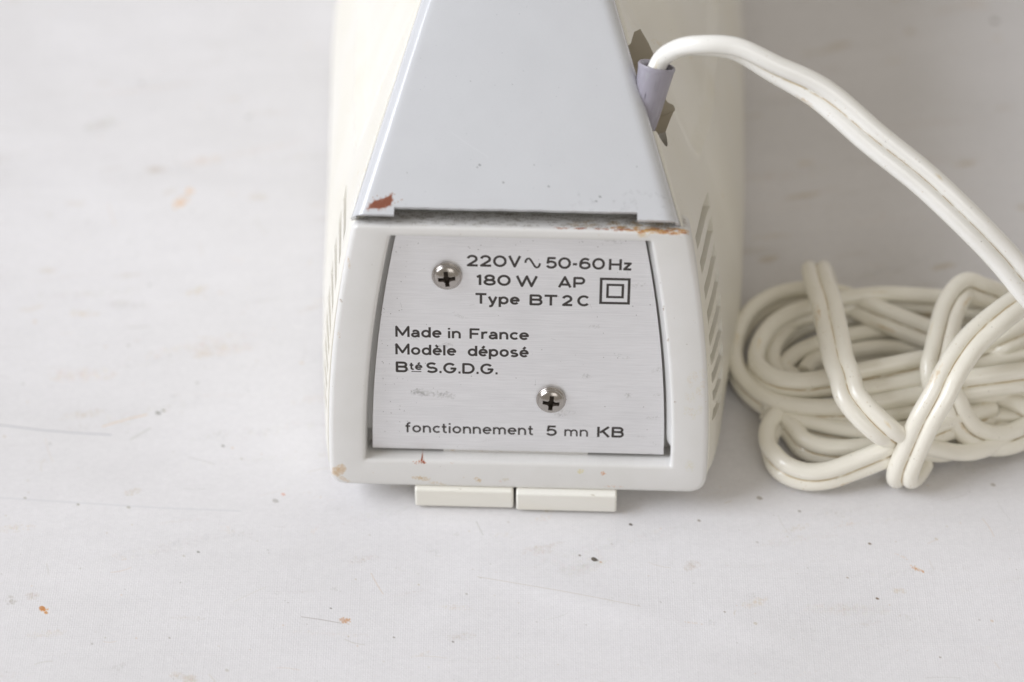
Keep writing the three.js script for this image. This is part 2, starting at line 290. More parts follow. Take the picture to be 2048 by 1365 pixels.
// --- frame round the rating plate
const hwOuter = (v) => 33.1 - 5.3 * Math.pow(Math.max(0, (v - 5) / 47.3), 2), hwOpen = (v) => 26.65 - 5.1 * Math.pow(Math.max(0, (v - 6) / 44.2), 1.9), hwPlate = (v) => 25.4 - 4.7 * Math.pow(Math.max(0, (v - 6) / 43), 1.9);
function outline(hw, vb, vt, rb, rt, inset = 0) {
  const pts = [], h = (v) => hw(v) - inset, b = vb + inset, t = vt - inset, seg = (n, f) => { for (let i = 0; i < n; i++) pts.push(f(i / n)); };
  const bez = (p, q, r) => (s) => [0, 1].map((k) => (1 - s) * (1 - s) * p[k] + 2 * s * (1 - s) * q[k] + s * s * r[k]);
  rb = Math.max(0.05, rb - inset * 0.8); rt = Math.max(0.05, rt - inset * 0.8);
  const side = (sg, up) => (s) => { const v = up ? lerp(b + rb, t - rt, s) : lerp(t - rt, b + rb, s); return [sg * h(v), v]; };
  seg(20, (s) => [lerp(-h(b) + rb, h(b) - rb, s), b]);
  seg(10, bez([h(b) - rb, b], [h(b), b], [h(b + rb), b + rb]));
  seg(40, side(1, true));
  seg(8, bez([h(t - rt), t - rt], [h(t), t], [h(t) - rt, t]));
  seg(20, (s) => [lerp(h(t) - rt, -h(t) + rt, s), t]);
  seg(8, bez([-h(t) + rt, t], [-h(t), t], [-h(t - rt), t - rt]));
  seg(40, side(-1, false));
  seg(10, bez([-h(b + rb), b + rb], [-h(b), b], [-h(b) + rb, b]));
  return pts;
}
const outer = (inset, w) => outline(hwOuter, 0, 52.1 + inset * 0.6, 3.4, 1.2, inset).map(([u, v]) => [u, v, w]);
const open = (grow, w) => outline(hwOpen, 5.6, 50.1, 0.35, 0.35, -grow).map(([u, v]) => [u, v, w]);
const draft = (w) => outline(hwOpen, 5.7, 50.1, 0.35, 0.35).map(([u, v]) => [u > 0 ? u - 0.85 * smooth(8.7, 9.5, v) : u + 0.15, v, w]);   // the side walls lean inwards above the corner notches
const frameMap = canvasTexture(1440, 1320, (c, w, h) => {
  const k = 20, X = (u) => (u + 36) * k, Y = (v) => (62 - v) * k, rnd = rng(77);
  const img = c.createImageData(w, h), d = img.data;
  for (let y = 0; y < h; y++) for (let x = 0; x < w; x++) { const i = (y * w + x) * 4, b = (fbm(x / 90, y / 90, 51, 4) - 0.5) * 6, f = (hash(x, y, 9) - 0.5) * 4; d[i] = 224 + b + f; d[i + 1] = 223 + b + f; d[i + 2] = 220 + b * 1.3 + f; d[i + 3] = 255; }
  c.putImageData(img, 0, 0);
  // grime on the top ledge, thickened to paint in the shade under the cover
  for (let i = 0; i < 420; i++) smudge(c, rnd, X(-27 + 55 * rnd()), Y(52.9 + 4.6 * Math.pow(rnd(), 0.8)), 15, 6, 0, i % 3 ? '#7d756c' : '#968e84', 0.45, 26);
  for (let i = 0; i < 26; i++) smudge(c, rnd, X(-26 + 30 * rnd()), Y(52.55 + 0.2 * rnd()), 12, 2.5, 0, '#9a8a72', 0.5, 26);
  // rust along the right half of the ledge and round its corner
  const rust = ['#a4561c', '#8a3f18', '#b8762a', '#c8892e', '#c08a3c'];
  for (let i = 0; i < 60; i++) { const u = 15 + 12.4 * Math.pow(rnd(), 0.8); smudge(c, rnd, X(u), Y(52.35 + 1.2 * rnd()), 13, 7, 0, rust[i % 5], 0.5, 30); }
  for (let i = 0; i < 36; i++) smudge(c, rnd, X(19.2 + 8.2 * rnd()), Y(51.75 + 0.5 * rnd()), 13, 5, 0, rust[(i * 2) % 5], 0.6, 30);
  for (let i = 0; i < 40; i++) smudge(c, rnd, X(8 + 18 * rnd()), Y(53.4 + 2.2 * rnd()), 14, 8, 0, '#8a6a3c', 0.35, 30);
  for (const [u, n] of [[6.4, 3], [7.4, 2], [9.7, 4], [10.3, 3], [12.5, 2], [14, 3], [16.6, 4], [17.6, 3]]) for (let i = 0; i < n; i++) smudge(c, rnd, X(u + rnd() - 0.5), Y(52.55 + 0.25 * rnd()), 11, 4.5, 0, i % 2 ? '#7c2f18' : '#93421c', 0.75, 36);
  smudge(c, rnd, X(20.2), Y(51.4), 22, 9, 0, '#d8bf96', 0.4, 90);
  // brown traces on the face
  smudge(c, rnd, X(-31.4), Y(3.2), 30, 18, -0.8, '#c8ab86', 0.2, 260); smudge(c, rnd, X(-30.6), Y(1.4), 30, 8, 0.5, '#c8ab86', 0.22, 160);
  smudge(c, rnd, X(-17), Y(1.9), 34, 9, 0.1, '#c6ac84', 0.5, 110); smudge(c, rnd, X(-14), Y(0.9), 40, 7, 0.2, '#cbb490', 0.4, 90); smudge(c, rnd, X(-7), Y(1.9), 14, 8, 0.5, '#c9ad84', 0.5, 60);
  smudge(c, rnd, X(-28.6), Y(45), 5, 26, -0.1, '#c4a888', 0.6, 60); smudge(c, rnd, X(-30), Y(37.5), 6, 7, 0, '#7d6a54', 0.6, 14); smudge(c, rnd, X(-30.6), Y(31), 6, 14, 0, '#c9b294', 0.4, 40);
  smudge(c, rnd, X(-17.3), Y(5.2), 24, 6, 0, '#b0532c', 0.8, 34); smudge(c, rnd, X(-16.6), Y(5.3), 9, 7, 0, '#8c3a1c', 0.9, 26); smudge(c, rnd, X(-11.5), Y(5.2), 9, 3, 0, '#c07c54', 0.7, 12);
  smudge(c, rnd, X(15), Y(3.9), 9, 9, 0, '#cf8f66', 0.6, 26); smudge(c, rnd, X(11), Y(4.2), 12, 10, 0, '#d8cc96', 0.5, 40); smudge(c, rnd, X(17), Y(1.2), 40, 5, 0, '#d3a98c', 0.45, 60); smudge(c, rnd, X(-2), Y(2), 14, 8, 0, '#c9c0aa', 0.4, 40); smudge(c, rnd, X(-3), Y(1.7), 5, 4, 0, '#d0705c', 0.6, 10);
  for (let i = 0; i < 16; i++) smudge(c, rnd, X(28.5 + 3 * rnd()), Y(5 + 20 * rnd()), 10, 22, rnd() - 0.5, i % 3 ? '#d6cfae' : '#cfbb9c', 0.1, 60);
  smudge(c, rnd, X(24.2), Y(37.4), 4, 15, 0.15, '#6f5844', 0.85, 26); smudge(c, rnd, X(25.1), Y(31.2), 5, 9, 0.1, '#7c5f48', 0.85, 16); smudge(c, rnd, X(27), Y(19), 5, 8, 0.3, '#8a7460', 0.6, 12);
  for (let i = 0; i < 130; i++) speck(c, rnd() * w, rnd() * h, 0.8 + rnd() * 1.5, rnd() < 0.5 ? '#8a8072' : '#c0a888', 0.5);
});
const frameMaterial = plastic(0xffffff, frameMap, 0.36, 0.25);
{
  const rings = [outer(0, -6), outer(0, -1.0), outer(0.08, -0.62), outer(0.3, -0.28), outer(0.62, -0.08), outer(1.05, 0), open(0.75, 0), open(0.42, -0.06), open(0.17, -0.2), open(0.04, -0.42), open(0, -0.7), draft(-3.1), draft(-7)];
  const uvOf = (p) => [(p[0] + 36) / 72, ((p[1] > 51.2 ? p[1] - p[2] : p[1]) + 4) / 66];
  const shell = crease(loft(rings, { uv: uvOf }), 40);
  const bar = (x0, x1, y0, y1, z0, z1) => { const b = new THREE.BoxGeometry(x1 - x0, y1 - y0, z1 - z0).translate((x0 + x1) / 2, (y0 + y1) / 2, (z0 + z1) / 2).toNonIndexed(); return b; };
  // shelves that carry the plate: one down each side, one in the middle below
  const shelf = (sg) => { const n = 14, r = []; for (let i = 0; i <= n; i++) { const v = lerp(9.4, 49.6, i / n), a = hwOpen(v) + 0.15, b = a - 4.5; const q = [[sg * a, v, -4.4], [sg * b, v, -4.4], [sg * b, v, -6.9], [sg * a, v, -6.9]]; r.push(sg > 0 ? q : q.reverse()); } return crease(loft(r), 30); };
  const parts = [shell, shelf(1), shelf(-1), bar(-13.2, 12.2, 5.5, 9.5, -6.9, -3.12)].map((g) => { if (!g.attributes.normal) g.computeVertexNormals(); return g; });
  mesh('frame', mergeGeometries(parts).applyMatrix4(toFace), frameMaterial, mixer);
}

// --- rating plate: brushed metal with print
// every letter is a set of pen strokes in a square of cap height 1
const arc = (cx, cy, rx, ry, a0, a1) => { const n = Math.max(8, Math.ceil(Math.abs(a1 - a0) / 8)), p = []; for (let i = 0; i <= n; i++) { const a = ((a0 + ((a1 - a0) * i) / n) * Math.PI) / 180; p.push([cx + rx * Math.cos(a), cy + ry * Math.sin(a)]); } return p; };
const LO = 0.08, HI = 0.92, bowl = (cx = 0.38) => arc(cx, 0.36, 0.3, 0.28, 0, 360);
const eShape = () => [[[0.09, 0.37], [0.67, 0.37], ...arc(0.38, 0.36, 0.3, 0.28, 2, 318)]];
const GLYPH = {
  '0': [1, [arc(0.5, 0.5, 0.42, 0.42, 0, 360)]], O: [1, [arc(0.5, 0.5, 0.42, 0.42, 0, 360)]],
  '1': [0.42, [[[0.04, 0.76], [0.28, 0.9], [0.28, 0]]]],
  '2': [0.86, [[...arc(0.42, 0.66, 0.32, 0.26, 172, -38), [0.1, LO], [0.84, LO]]]],
  '5': [0.86, [[[0.78, HI], [0.2, HI], [0.14, 0.5], ...arc(0.42, 0.345, 0.36, 0.265, 128, -158)]]],
  '6': [0.92, [arc(0.46, 0.33, 0.37, 0.25, 0, 360), [[0.09, 0.34], [0.1, 0.5], [0.16, 0.7], [0.28, 0.85], [0.46, HI], [0.62, 0.9], [0.78, 0.82]]]],
  '8': [0.92, [arc(0.46, 0.71, 0.31, 0.21, 0, 360), arc(0.46, 0.29, 0.38, 0.21, 0, 360)]],
  '-': [0.4, [[[0.03, 0.42], [0.37, 0.42]]]], '.': [0.2, [[[0.02, 0.09], [0.19, 0.09]]]],
  '~': [1.4, [[...arc(0.34, 0.5, 0.26, 0.42, 180, 40), ...arc(1.06, 0.5, 0.26, 0.42, 220, 360)]]],
  V: [0.94, [[[0.07, 1], [0.47, 0.06], [0.87, 1]]]], W: [1.5, [[[0.07, 1], [0.42, 0.05], [0.75, 0.95], [1.08, 0.05], [1.43, 1]]]],
  H: [0.96, [[[0.08, 0], [0.08, 1]], [[0.88, 0], [0.88, 1]], [[0.08, 0.5], [0.88, 0.5]]]], A: [1, [[[0.07, 0], [0.5, 0.97], [0.93, 0]], [[0.22, 0.27], [0.78, 0.27]]]],
  P: [0.86, [[[0.08, 0], [0.08, HI], ...arc(0.54, 0.665, 0.25, 0.255, 90, -90), [0.08, 0.41]]]], T: [0.9, [[[0, HI], [0.9, HI]], [[0.45, HI], [0.45, 0]]]],
  B: [0.9, [[[0.08, LO], [0.08, HI], ...arc(0.56, 0.72, 0.22, 0.2, 90, -90), [0.08, 0.52]], [[0.5, 0.52], ...arc(0.58, 0.3, 0.24, 0.22, 90, -90), [0.08, LO], [0.08, 0.3]]]],
  C: [0.98, [arc(0.51, 0.5, 0.43, 0.42, 42, 318)]], M: [1.2, [[[0.09, 0], [0.09, 0.98], [0.6, 0.2], [1.11, 0.98], [1.11, 0]]]],
  F: [0.8, [[[0.08, 0], [0.08, HI], [0.8, HI]], [[0.08, 0.48], [0.7, 0.48]]]],
  S: [0.92, [[...arc(0.46, 0.7, 0.34, 0.22, 35, 262), ...arc(0.46, 0.29, 0.38, 0.21, 80, -150)]]],
  G: [1.06, [[...arc(0.52, 0.5, 0.44, 0.42, 42, 345), [0.97, 0.46], [0.58, 0.46]]]], D: [0.98, [[[0.08, LO], [0.08, HI], [0.44, HI], ...arc(0.46, 0.5, 0.44, 0.42, 90, -90), [0.08, LO], [0.08, 0.3]]]],
  K: [0.94, [[[0.08, 0], [0.08, 1]], [[0.86, 1], [0.2, 0.42]], [[0.4, 0.58], [0.88, 0]]]],
  a: [0.72, [[[0.12, 0.58], ...arc(0.36, 0.42, 0.25, 0.22, 135, 20), [0.62, 0.36], [0.62, 0]], [[0.62, 0.38], [0.32, 0.37], ...arc(0.3, 0.22, 0.22, 0.15, 90, 300), [0.62, 0.2]]]],
  c: [0.62, [arc(0.38, 0.36, 0.3, 0.28, 45, 315)]], d: [0.78, [bowl(), [[0.7, 0], [0.7, 1]]]], e: [0.74, eShape()],
  é: [0.74, [...eShape(), [[0.3, 0.78], [0.5, 0.98]]]], è: [0.74, [...eShape(), [[0.44, 0.78], [0.24, 0.98]]]],
  f: [0.46, [[[0.2, 0], [0.2, 0.72], ...arc(0.4, 0.76, 0.2, 0.18, 180, 75)], [[0.02, 0.62], [0.42, 0.62]]]],
  i: [0.18, [[[0.09, 0], [0.09, 0.7]], [[0.09, 0.84], [0.09, 1.0]]]], l: [0.18, [[[0.09, 0], [0.09, 1]]]],
  m: [1.12, [[[0.08, 0], [0.08, 0.7]], [...arc(0.32, 0.4, 0.24, 0.24, 180, 0), [0.56, 0]], [...arc(0.8, 0.4, 0.24, 0.24, 180, 0), [1.04, 0]]]],
  n: [0.7, [[[0.08, 0], [0.08, 0.7]], [...arc(0.35, 0.38, 0.27, 0.26, 180, 0), [0.62, 0]]]], o: [0.76, [bowl()]], p: [0.78, [bowl(0.4), [[0.08, 0.7], [0.08, -0.28]]]],
  r: [0.46, [[[0.08, 0], [0.08, 0.7]], arc(0.36, 0.36, 0.28, 0.28, 180, 65)]],
  s: [0.66, [[...arc(0.33, 0.5, 0.23, 0.14, 30, 260), ...arc(0.33, 0.21, 0.26, 0.14, 80, -155)]]],
  t: [0.46, [[[0.2, 0.92], [0.2, 0.24], ...arc(0.38, 0.24, 0.18, 0.17, 180, 290)], [[0.02, 0.62], [0.42, 0.62]]]],
  y: [0.72, [[[0.06, 0.7], [0.37, 0.05]], [[0.66, 0.7], [0.3, -0.16], [0.2, -0.22], [0.08, -0.21]]]], z: [0.62, [[[0.04, 0.62], [0.54, 0.62], [0.07, LO], [0.6, LO]]]],
};
const PRINT = [['220V', -9.01, 43.43, 0.08, 2.15, 0.33], ['~', 0.69, 43.3, 3.42, 2, 0.27], ['50-60', 4.3, 43.34, 14.12, 2.15, 0.33], ['Hz', 14.86, 43.3, 18.62, 2.1, 0.33],
  ['180', -7.37, 39.82, -1.64, 2.04, 0.34], ['W', -0.71, 39.74, 2.94, 2.04, 0.34], ['AP', 6.4, 39.73, 10.88, 2.03, 0.33], ['Type', -7.53, 36.2, -0.13, 2.04, 0.33], ['BT', 1.64, 36.15, 6.3, 2.05, 0.34], ['2', 7.14, 36.16, 8.87, 2.05, 0.34], ['C', 9.73, 36.18, 11.79, 2.05, 0.34],
  ['Made', -21.2, 29.3, -13.4, 2.04, 0.31], ['in', -12.22, 29.25, -10.05, 2.03, 0.3], ['France', -8.51, 29.25, 1.53, 2.03, 0.31], ['Modèle', -21.25, 25.79, -10.9, 2.05, 0.31], ['déposé', -8.8, 25.79, 1.52, 2.05, 0.32],
  ['B', -21.22, 22.24, -19.21, 2.07, 0.34], ['té', -18.89, 22.75, -16.71, 1.5, 0.24], ['S.G.D.G.', -16.01, 22.22, -3.69, 2.07, 0.33],
  ['fonctionnement', -19.79, 9.88, 2.56, 2.08, 0.26], ['5', 4.84, 9.84, 6.66, 2.11, 0.31], ['mn', 7.99, 9.84, 12.15, 2.0, 0.24], ['KB', 13.75, 9.83, 18.35, 2.11, 0.34]];
const PU = 27, PV0 = 5, PV1 = 51, PK = 32;
function drawPrint(c, X, Y, ink) {
  c.strokeStyle = ink; c.lineCap = 'butt'; c.lineJoin = 'round';
  for (const [word, x0, base, x1, cap, pen] of PRINT) {
    const gap = 0.15, glyphs = [...word].map((ch) => GLYPH[ch]);
    const total = glyphs.reduce((s, g) => s + g[0], 0) + gap * (glyphs.length - 1), sx = (x1 - x0) / total;
    let at = 0;
    for (const [w, strokes] of glyphs) {
      for (const s of strokes) { c.lineWidth = pen * 1.28 * PK; c.beginPath(); s.forEach(([px, py], i) => { const q = [X(x0 + (at + px) * sx), Y(base + py * cap)]; i ? c.lineTo(...q) : c.moveTo(...q); }); c.stroke(); }
      at += w + gap;
    }
  }
  c.lineJoin = 'miter';
  c.lineWidth = 0.45 * PK; c.strokeRect(X(13.62), Y(41.55), 4.72 * PK, 4.66 * PK);
  c.lineWidth = 0.42 * PK; c.strokeRect(X(14.74), Y(40.42), 2.56 * PK, 2.36 * PK);
  c.lineWidth = 0.16 * PK; c.beginPath(); c.moveTo(X(-18.55), Y(22.4)); c.lineTo(X(-16.85), Y(22.4)); c.stroke();
}
const PX = (u) => (u + PU) * PK, PY = (v) => (PV1 - v) * PK, PW = 2 * PU * PK, PH = (PV1 - PV0) * PK;
const plateMap = canvasTexture(PW, PH, (c, w, h) => {
  const img = c.createImageData(w, h), d = img.data;
  for (let y = 0; y < h; y++) for (let x = 0; x < w; x++) {
    const i = (y * w + x) * 4, brushed = (vnoise(x / 170 + hash(y, 3, 1) * 90, y * 3.1, 61) - 0.5) * 13 + (vnoise(x / 60 + hash(y >> 1, 3, 1) * 90, y * 0.45, 62) - 0.5) * 9, f = (hash(x, y, 10) - 0.5) * 5, b = (fbm(x / 300, y / 200, 64, 3) - 0.5) * 8;
    const g = 236 + brushed + f + b; d[i] = g; d[i + 1] = g; d[i + 2] = g + 1.5; d[i + 3] = 255;
  }
  c.putImageData(img, 0, 0);
  const rnd = rng(303);
  for (let i = 0; i < 26; i++) smudge(c, rnd, rnd() * w, rnd() * h, 20 + rnd() * 50, 6 + rnd() * 14, (rnd() - 0.5) * 0.6, '#a9a9a6', 0.14, 50);
  smudge(c, rnd, PX(-17), PY(18.2), 60, 26, 0, '#a2a2a0', 0.2, 90); smudge(c, rnd, PX(-13), PY(17.8), 70, 24, 0.1, '#a6a6a3', 0.2, 90); smudge(c, rnd, PX(-1), PY(27.5), 100, 6, 0, '#b4ae9c', 0.35, 60);
  for (let i = 0; i < 170; i++) { const side = rnd() < 0.4, u = side ? -hwPlate(28) - 1 + Math.pow(rnd(), 2) * 5 + 1.5 : (rnd() * 2 - 1) * 24, v = side ? 8 + 40 * rnd() : rnd() < 0.4 ? 49.5 - Math.pow(rnd(), 2) * 3 : 6.5 + rnd() * 42; speck(c, PX(u), PY(v), 1 + rnd() * 2.4, '#6f6c68', 0.55); }
  for (let i = 0; i < 8; i++) { c.strokeStyle = '#8f8e8c'; c.globalAlpha = 0.4; c.lineWidth = 1.4; const x = rnd() * w, y = rnd() * h; c.beginPath(); c.moveTo(x, y); c.lineTo(x + (rnd() - 0.5) * 60, y + rnd() * 60); c.stroke(); c.globalAlpha = 1; }
  drawPrint(c, PX, PY, '#37322f');
});
const plateMetal = canvasTexture(PW / 2, PH / 2, (c, w, h) => {      // bare metal white, ink black (metalness in blue, roughness in green)
  c.fillStyle = 'rgb(0,110,205)'; c.fillRect(0, 0, w, h);
  const rnd = rng(9);
  for (let y = 0; y < h; y++) { c.fillStyle = 'rgb(0,' + Math.round(96 + 40 * rnd()) + ',205)'; c.fillRect(0, y, w, 1); }
  c.save(); c.scale(0.5, 0.5); drawPrint(c, PX, PY, 'rgb(0,140,0)'); c.restore();
}, false);
const plateMaterial = new THREE.MeshPhysicalMaterial({ map: plateMap, metalness: 1, metalnessMap: plateMetal, roughness: 1, roughnessMap: plateMetal });
const steel = new THREE.MeshPhysicalMaterial({ color: new THREE.Color(0.44, 0.41, 0.38), metalness: 1, roughness: 0.22 });
const PLATE_W = -2.5;
{
  const pts = [[-25.4, 6.45], [25.2, 6.3]];
  for (let i = 0; i <= 24; i++) { const v = lerp(6.5, 49.85, i / 24); pts.push([hwPlate(v), v]); }
  for (let i = 24; i >= 0; i--) { const v = lerp(6.5, 49.85, i / 24); pts.push([-hwPlate(v) - 0.15, v]); }
  const g = new THREE.ExtrudeGeometry(new THREE.Shape(pts.slice(2).map(([x, y]) => new THREE.Vector2(x, y))), { depth: 0.52, bevelEnabled: true, bevelSize: 0.05, bevelThickness: 0.05, bevelSegments: 1 });
  const uv = g.attributes.uv, p = g.attributes.position;
  for (let i = 0; i < p.count; i++) uv.setXY(i, (p.getX(i) + PU) / (2 * PU), (p.getY(i) - PV0) / (PV1 - PV0));
  g.translate(0, 0, PLATE_W - 0.57).applyMatrix4(toFace);
  const plate = mesh('rating_plate', g, plateMaterial, mixer);
  // pan-head screws with a cross recess
  const prof = [[0, -2], [2.3, -2], [2.3, 0], [2.5, 0.04], [2.58, 0.16], [2.58, 0.5], [2.5, 0.62], [2.36, 0.67], [2.3, 0.74]];
  for (let i = 1; i <= 14; i++) { const a = (i / 14) * Math.PI / 2; prof.push([2.3 * Math.cos(a), 0.74 + 0.98 * Math.sin(a)]); }
  prof[prof.length - 1][0] = 0;
  const head = new THREE.LatheGeometry(prof.map(([x, y]) => new THREE.Vector2(x, y)), 56).rotateX(Math.PI / 2);
  const grime = new THREE.MeshStandardMaterial({ color: new THREE.Color(0.085, 0.066, 0.052), roughness: 0.75 });   // old dirt in the recess, coloured dark to carry its shade too
  const brushOf = (g, m) => { g.clearGroups(); const b = brush(g); b.material = m; return b; }, headBrush = () => brushOf(crease(head.clone(), 28), steel);
  evaluator.useGroups = true;
  const wing = (turn) => { const s = new THREE.Shape(); s.moveTo(-1.5, 2.2); s.lineTo(-1.42, 1.0); s.lineTo(-1.2, 0.12); s.lineTo(1.2, 0.12); s.lineTo(1.42, 1.0); s.lineTo(1.5, 2.2); s.closePath(); return new THREE.ExtrudeGeometry(s, { depth: 0.74, bevelEnabled: false }).translate(0, 0, -0.37).rotateX(Math.PI / 2).rotateZ(turn); };
  const core = () => new THREE.CylinderGeometry(0.74, 0.62, 2.1, 20).rotateX(Math.PI / 2).translate(0, 0, 1.16);
  for (const [u, v, turn] of [[-12.3, 42.2, 0.12], [5.6, 18.05, -0.1]]) {
    let b = headBrush();
    evaluator.useGroups = false;
    let cross = evaluator.evaluate(brush(wing(turn)), brush(wing(turn + Math.PI / 2)), ADDITION);
    cross = evaluator.evaluate(cross, brush(core()), ADDITION);
    evaluator.useGroups = true;
    b = evaluator.evaluate(b, brushOf(cross.geometry, grime), SUBTRACTION);
    mesh('screw', b.geometry.translate(u, v - 0.55, PLATE_W).applyMatrix4(toFace), b.material, plate);
  }
}

// --- grey top cover: a tapering shell with rounded long edges
const coverMap = canvasTexture(1280, 1280, (c, w) => {     // 64 mm square, x to the right, slope upwards
  const k = 20, X = (x) => (x + 32) * k, Y = (s) => w - (s + 2) * k, rnd = rng(404);
  const img = c.createImageData(w, w), d = img.data;
  for (let y = 0; y < w; y++) for (let x = 0; x < w; x++) { const i = (y * w + x) * 4, b = (fbm(x / 110, y / 110, 71, 4) - 0.5) * 5, f = (hash(x, y, 12) - 0.5) * 4; d[i] = 208 + b + f; d[i + 1] = 210 + b + f; d[i + 2] = 213 + b + f; d[i + 3] = 255; }
  c.putImageData(img, 0, 0);
  // the chip that shows brown rust
  c.fillStyle = '#87503c'; c.beginPath(); [[-25.2, 1.9], [-24.9, 2.6], [-24.2, 3.3], [-23.2, 3.5], [-22.2, 3.9], [-21.4, 4.4], [-21.25, 3.4], [-21.5, 2.5], [-22.4, 2.1], [-23.4, 1.9], [-24.4, 2.0]].forEach(([x, s], i) => (i ? c.lineTo(X(x), Y(s)) : c.moveTo(X(x), Y(s)))); c.closePath(); c.fill();
  c.save(); for (const [x, s] of [[-25.2, 1.9], [-24.9, 2.6], [-24.2, 3.3], [-23.2, 3.5], [-22.2, 3.9], [-21.4, 4.4], [-21.25, 3.4], [-21.5, 2.5], [-22.4, 2.1], [-23.4, 1.9], [-24.4, 2.0]]) { smudge(c, rnd, X(x), Y(s), 7, 5, rnd() * 3, '#8a4a34', 0.7, 22); smudge(c, rnd, X(x), Y(s), 12, 8, rnd() * 3, '#a88878', 0.25, 14); } c.restore();
  c.save(); c.clip();
  for (let i = 0; i < 60; i++) smudge(c, rnd, X(-25 + 4 * rnd()), Y(1.9 + 2.4 * rnd()), 9, 6, rnd() * 3, ['#a8755f', '#6c3a28', '#b88f7a', '#935c46'][i % 4], 0.6, 16);
  c.restore();
  for (const [x, s] of [[-20.3, 3.1], [-19.8, 3.4], [-19.6, 3.5], [-20.8, 2.9], [-24.5, 3.9], [-23.8, 4.2], [-20.9, 4.4]]) speck(c, X(x), Y(s), 2, '#9a6a50', 0.8);
  for (const [x, s, r] of [[-7, 9.6, 5], [-7.4, 9.2, 3], [-19, 8.2, 2.2], [19, 10.2, 2.6], [-9, 24.5, 2], [-2, 24, 2], [2, 9.8, 2.5], [4.5, 6.1, 4], [-3, 6.6, 4], [13, 4.6, 5], [12.4, 3.8, 4], [24.3, 29, 2]]) speck(c, X(x), Y(s), r, '#8a8c8e', 0.7);
  for (let i = 0; i < 22; i++) smudge(c, rnd, X(-18 + 42 * rnd()), Y(0.3 + 1.6 * rnd()), 18, 5, 0, '#a8a496', 0.25, 30);
  for (let i = 0; i < 30; i++) smudge(c, rnd, X(8 + 17 * rnd()), Y(1 + 5 * rnd()), 12, 6, rnd() * 3, '#9a9c9e', 0.22, 24);
  for (let i = 0; i < 150; i++) speck(c, rnd() * w, rnd() * w, 0.7 + rnd() * 1.1, '#90949a', 0.5);
  c.globalAlpha = 0.4; c.strokeStyle = '#e4e6e8'; c.lineWidth = 1.6; c.beginPath(); c.moveTo(X(-12), Y(15.4)); c.lineTo(X(-9), Y(13.2)); c.lineTo(X(-5.6), Y(11)); c.stroke(); c.globalAlpha = 1;
});
const coverMaterial = plastic(0xffffff, coverMap, 0.24, 0.8);
{
  const SL = THREE.MathUtils.degToRad(28), cs = Math.cos(SL), sn = Math.sin(SL), END = 66;
  const left = (s) => -Math.max(12.2, 28.45 - 0.2582 * s), right = (s) => Math.max(11.8, 26.75 - 0.2866 * s);
  const place = (x, h, s) => [x, 56.75 + s * sn + h * cs, -13.05 - s * cs + h * sn];
  const ts = []; for (let i = 0; i <= 60; i++) ts.push(i / 60);
  const arcS = (x) => 4.15 - 3.9 * Math.pow(Math.abs(x + 0.6) / 27.5, 2);
  function profile(s, first) {
    const L = left(s), R = right(s), r = 3, out = [], inn = [], T = 0.95;
    const top = (x) => { const m = (L + R) / 2, hw = (R - L) / 2, a = arcS(x); return -0.55 * Math.pow((x - m) / hw, 2) - 0.085 * Math.max(0, a - s); };
    out.push([L + 0.05, -4.2], [L, -3.0]);
    for (let i = 0; i <= 8; i++) { const a = (i / 8) * Math.PI / 2; out.push([L + r - r * Math.cos(a), top(L + r) - r + r * Math.sin(a)]); }
    const xs = ts.map((t) => lerp(L + r, R - r, t)).slice(1, -1);
    const gapL = -20.9, gapR = 19.2; if (s < 3) for (const e of [gapL, gapR]) { const b = ts.slice(1, -1).findIndex((t) => lerp(left(0.95) + r, right(0.95) - r, t) >= e); xs[b - 1] = e - 0.02; xs[b] = e + 0.02; }
    xs.sort((a, b) => a - b);
    for (const x of xs) out.push([x, top(x)]);
    for (let i = 8; i >= 0; i--) { const a = (i / 8) * Math.PI / 2; out.push([R - r + r * Math.cos(a), top(R - r) - r + r * Math.sin(a)]); }
    out.push([R, -3.0], [R - 0.05, -4.2]);
    for (const [x, h] of out.slice().reverse()) inn.push([clamp(x, L + T, R - T), Math.min(h, top(clamp(x, L + r, R - r)) - T)]);
    const shift = (x) => (first ? (x > gapL && x < gapR ? 1.3 + 0.1 * (vnoise(x * 0.9, 3, 5) - 0.5) : 0.06 * vnoise(x, 1, 6)) : 0);
    return [...out, ...inn].map(([x, h]) => ({ x, h, s: s + shift(x) }));
  }
  const ss = [0.95]; for (let s = 2.5; s < 5; s += 0.2) ss.push(s); for (let s = 5; s <= END - 6; s += 2.5) ss.push(s);
  const rings = ss.map((s, i) => profile(s, i === 0).map((p) => place(p.x, p.h, p.s)));
  for (const [ds, dh] of [[2, -0.25], [3.6, -0.9], [4.8, -1.9], [5.4, -3.2]]) rings.push(profile(END - 6, false).map((p) => place(p.x * (1 - ds * 0.012), Math.max(p.h + dh, -4.2), p.s + ds)));
  let g = crease(loft(rings.map((r) => r.slice().reverse()), { uv: (p) => { const s = (-13.05 - p[2]) / cs - 0.25; return [(p[0] + 32) / 64, (s + 2) / 64]; }, shellA: true }), 30);
  mesh('top_cover', g, coverMaterial, mixer);
}

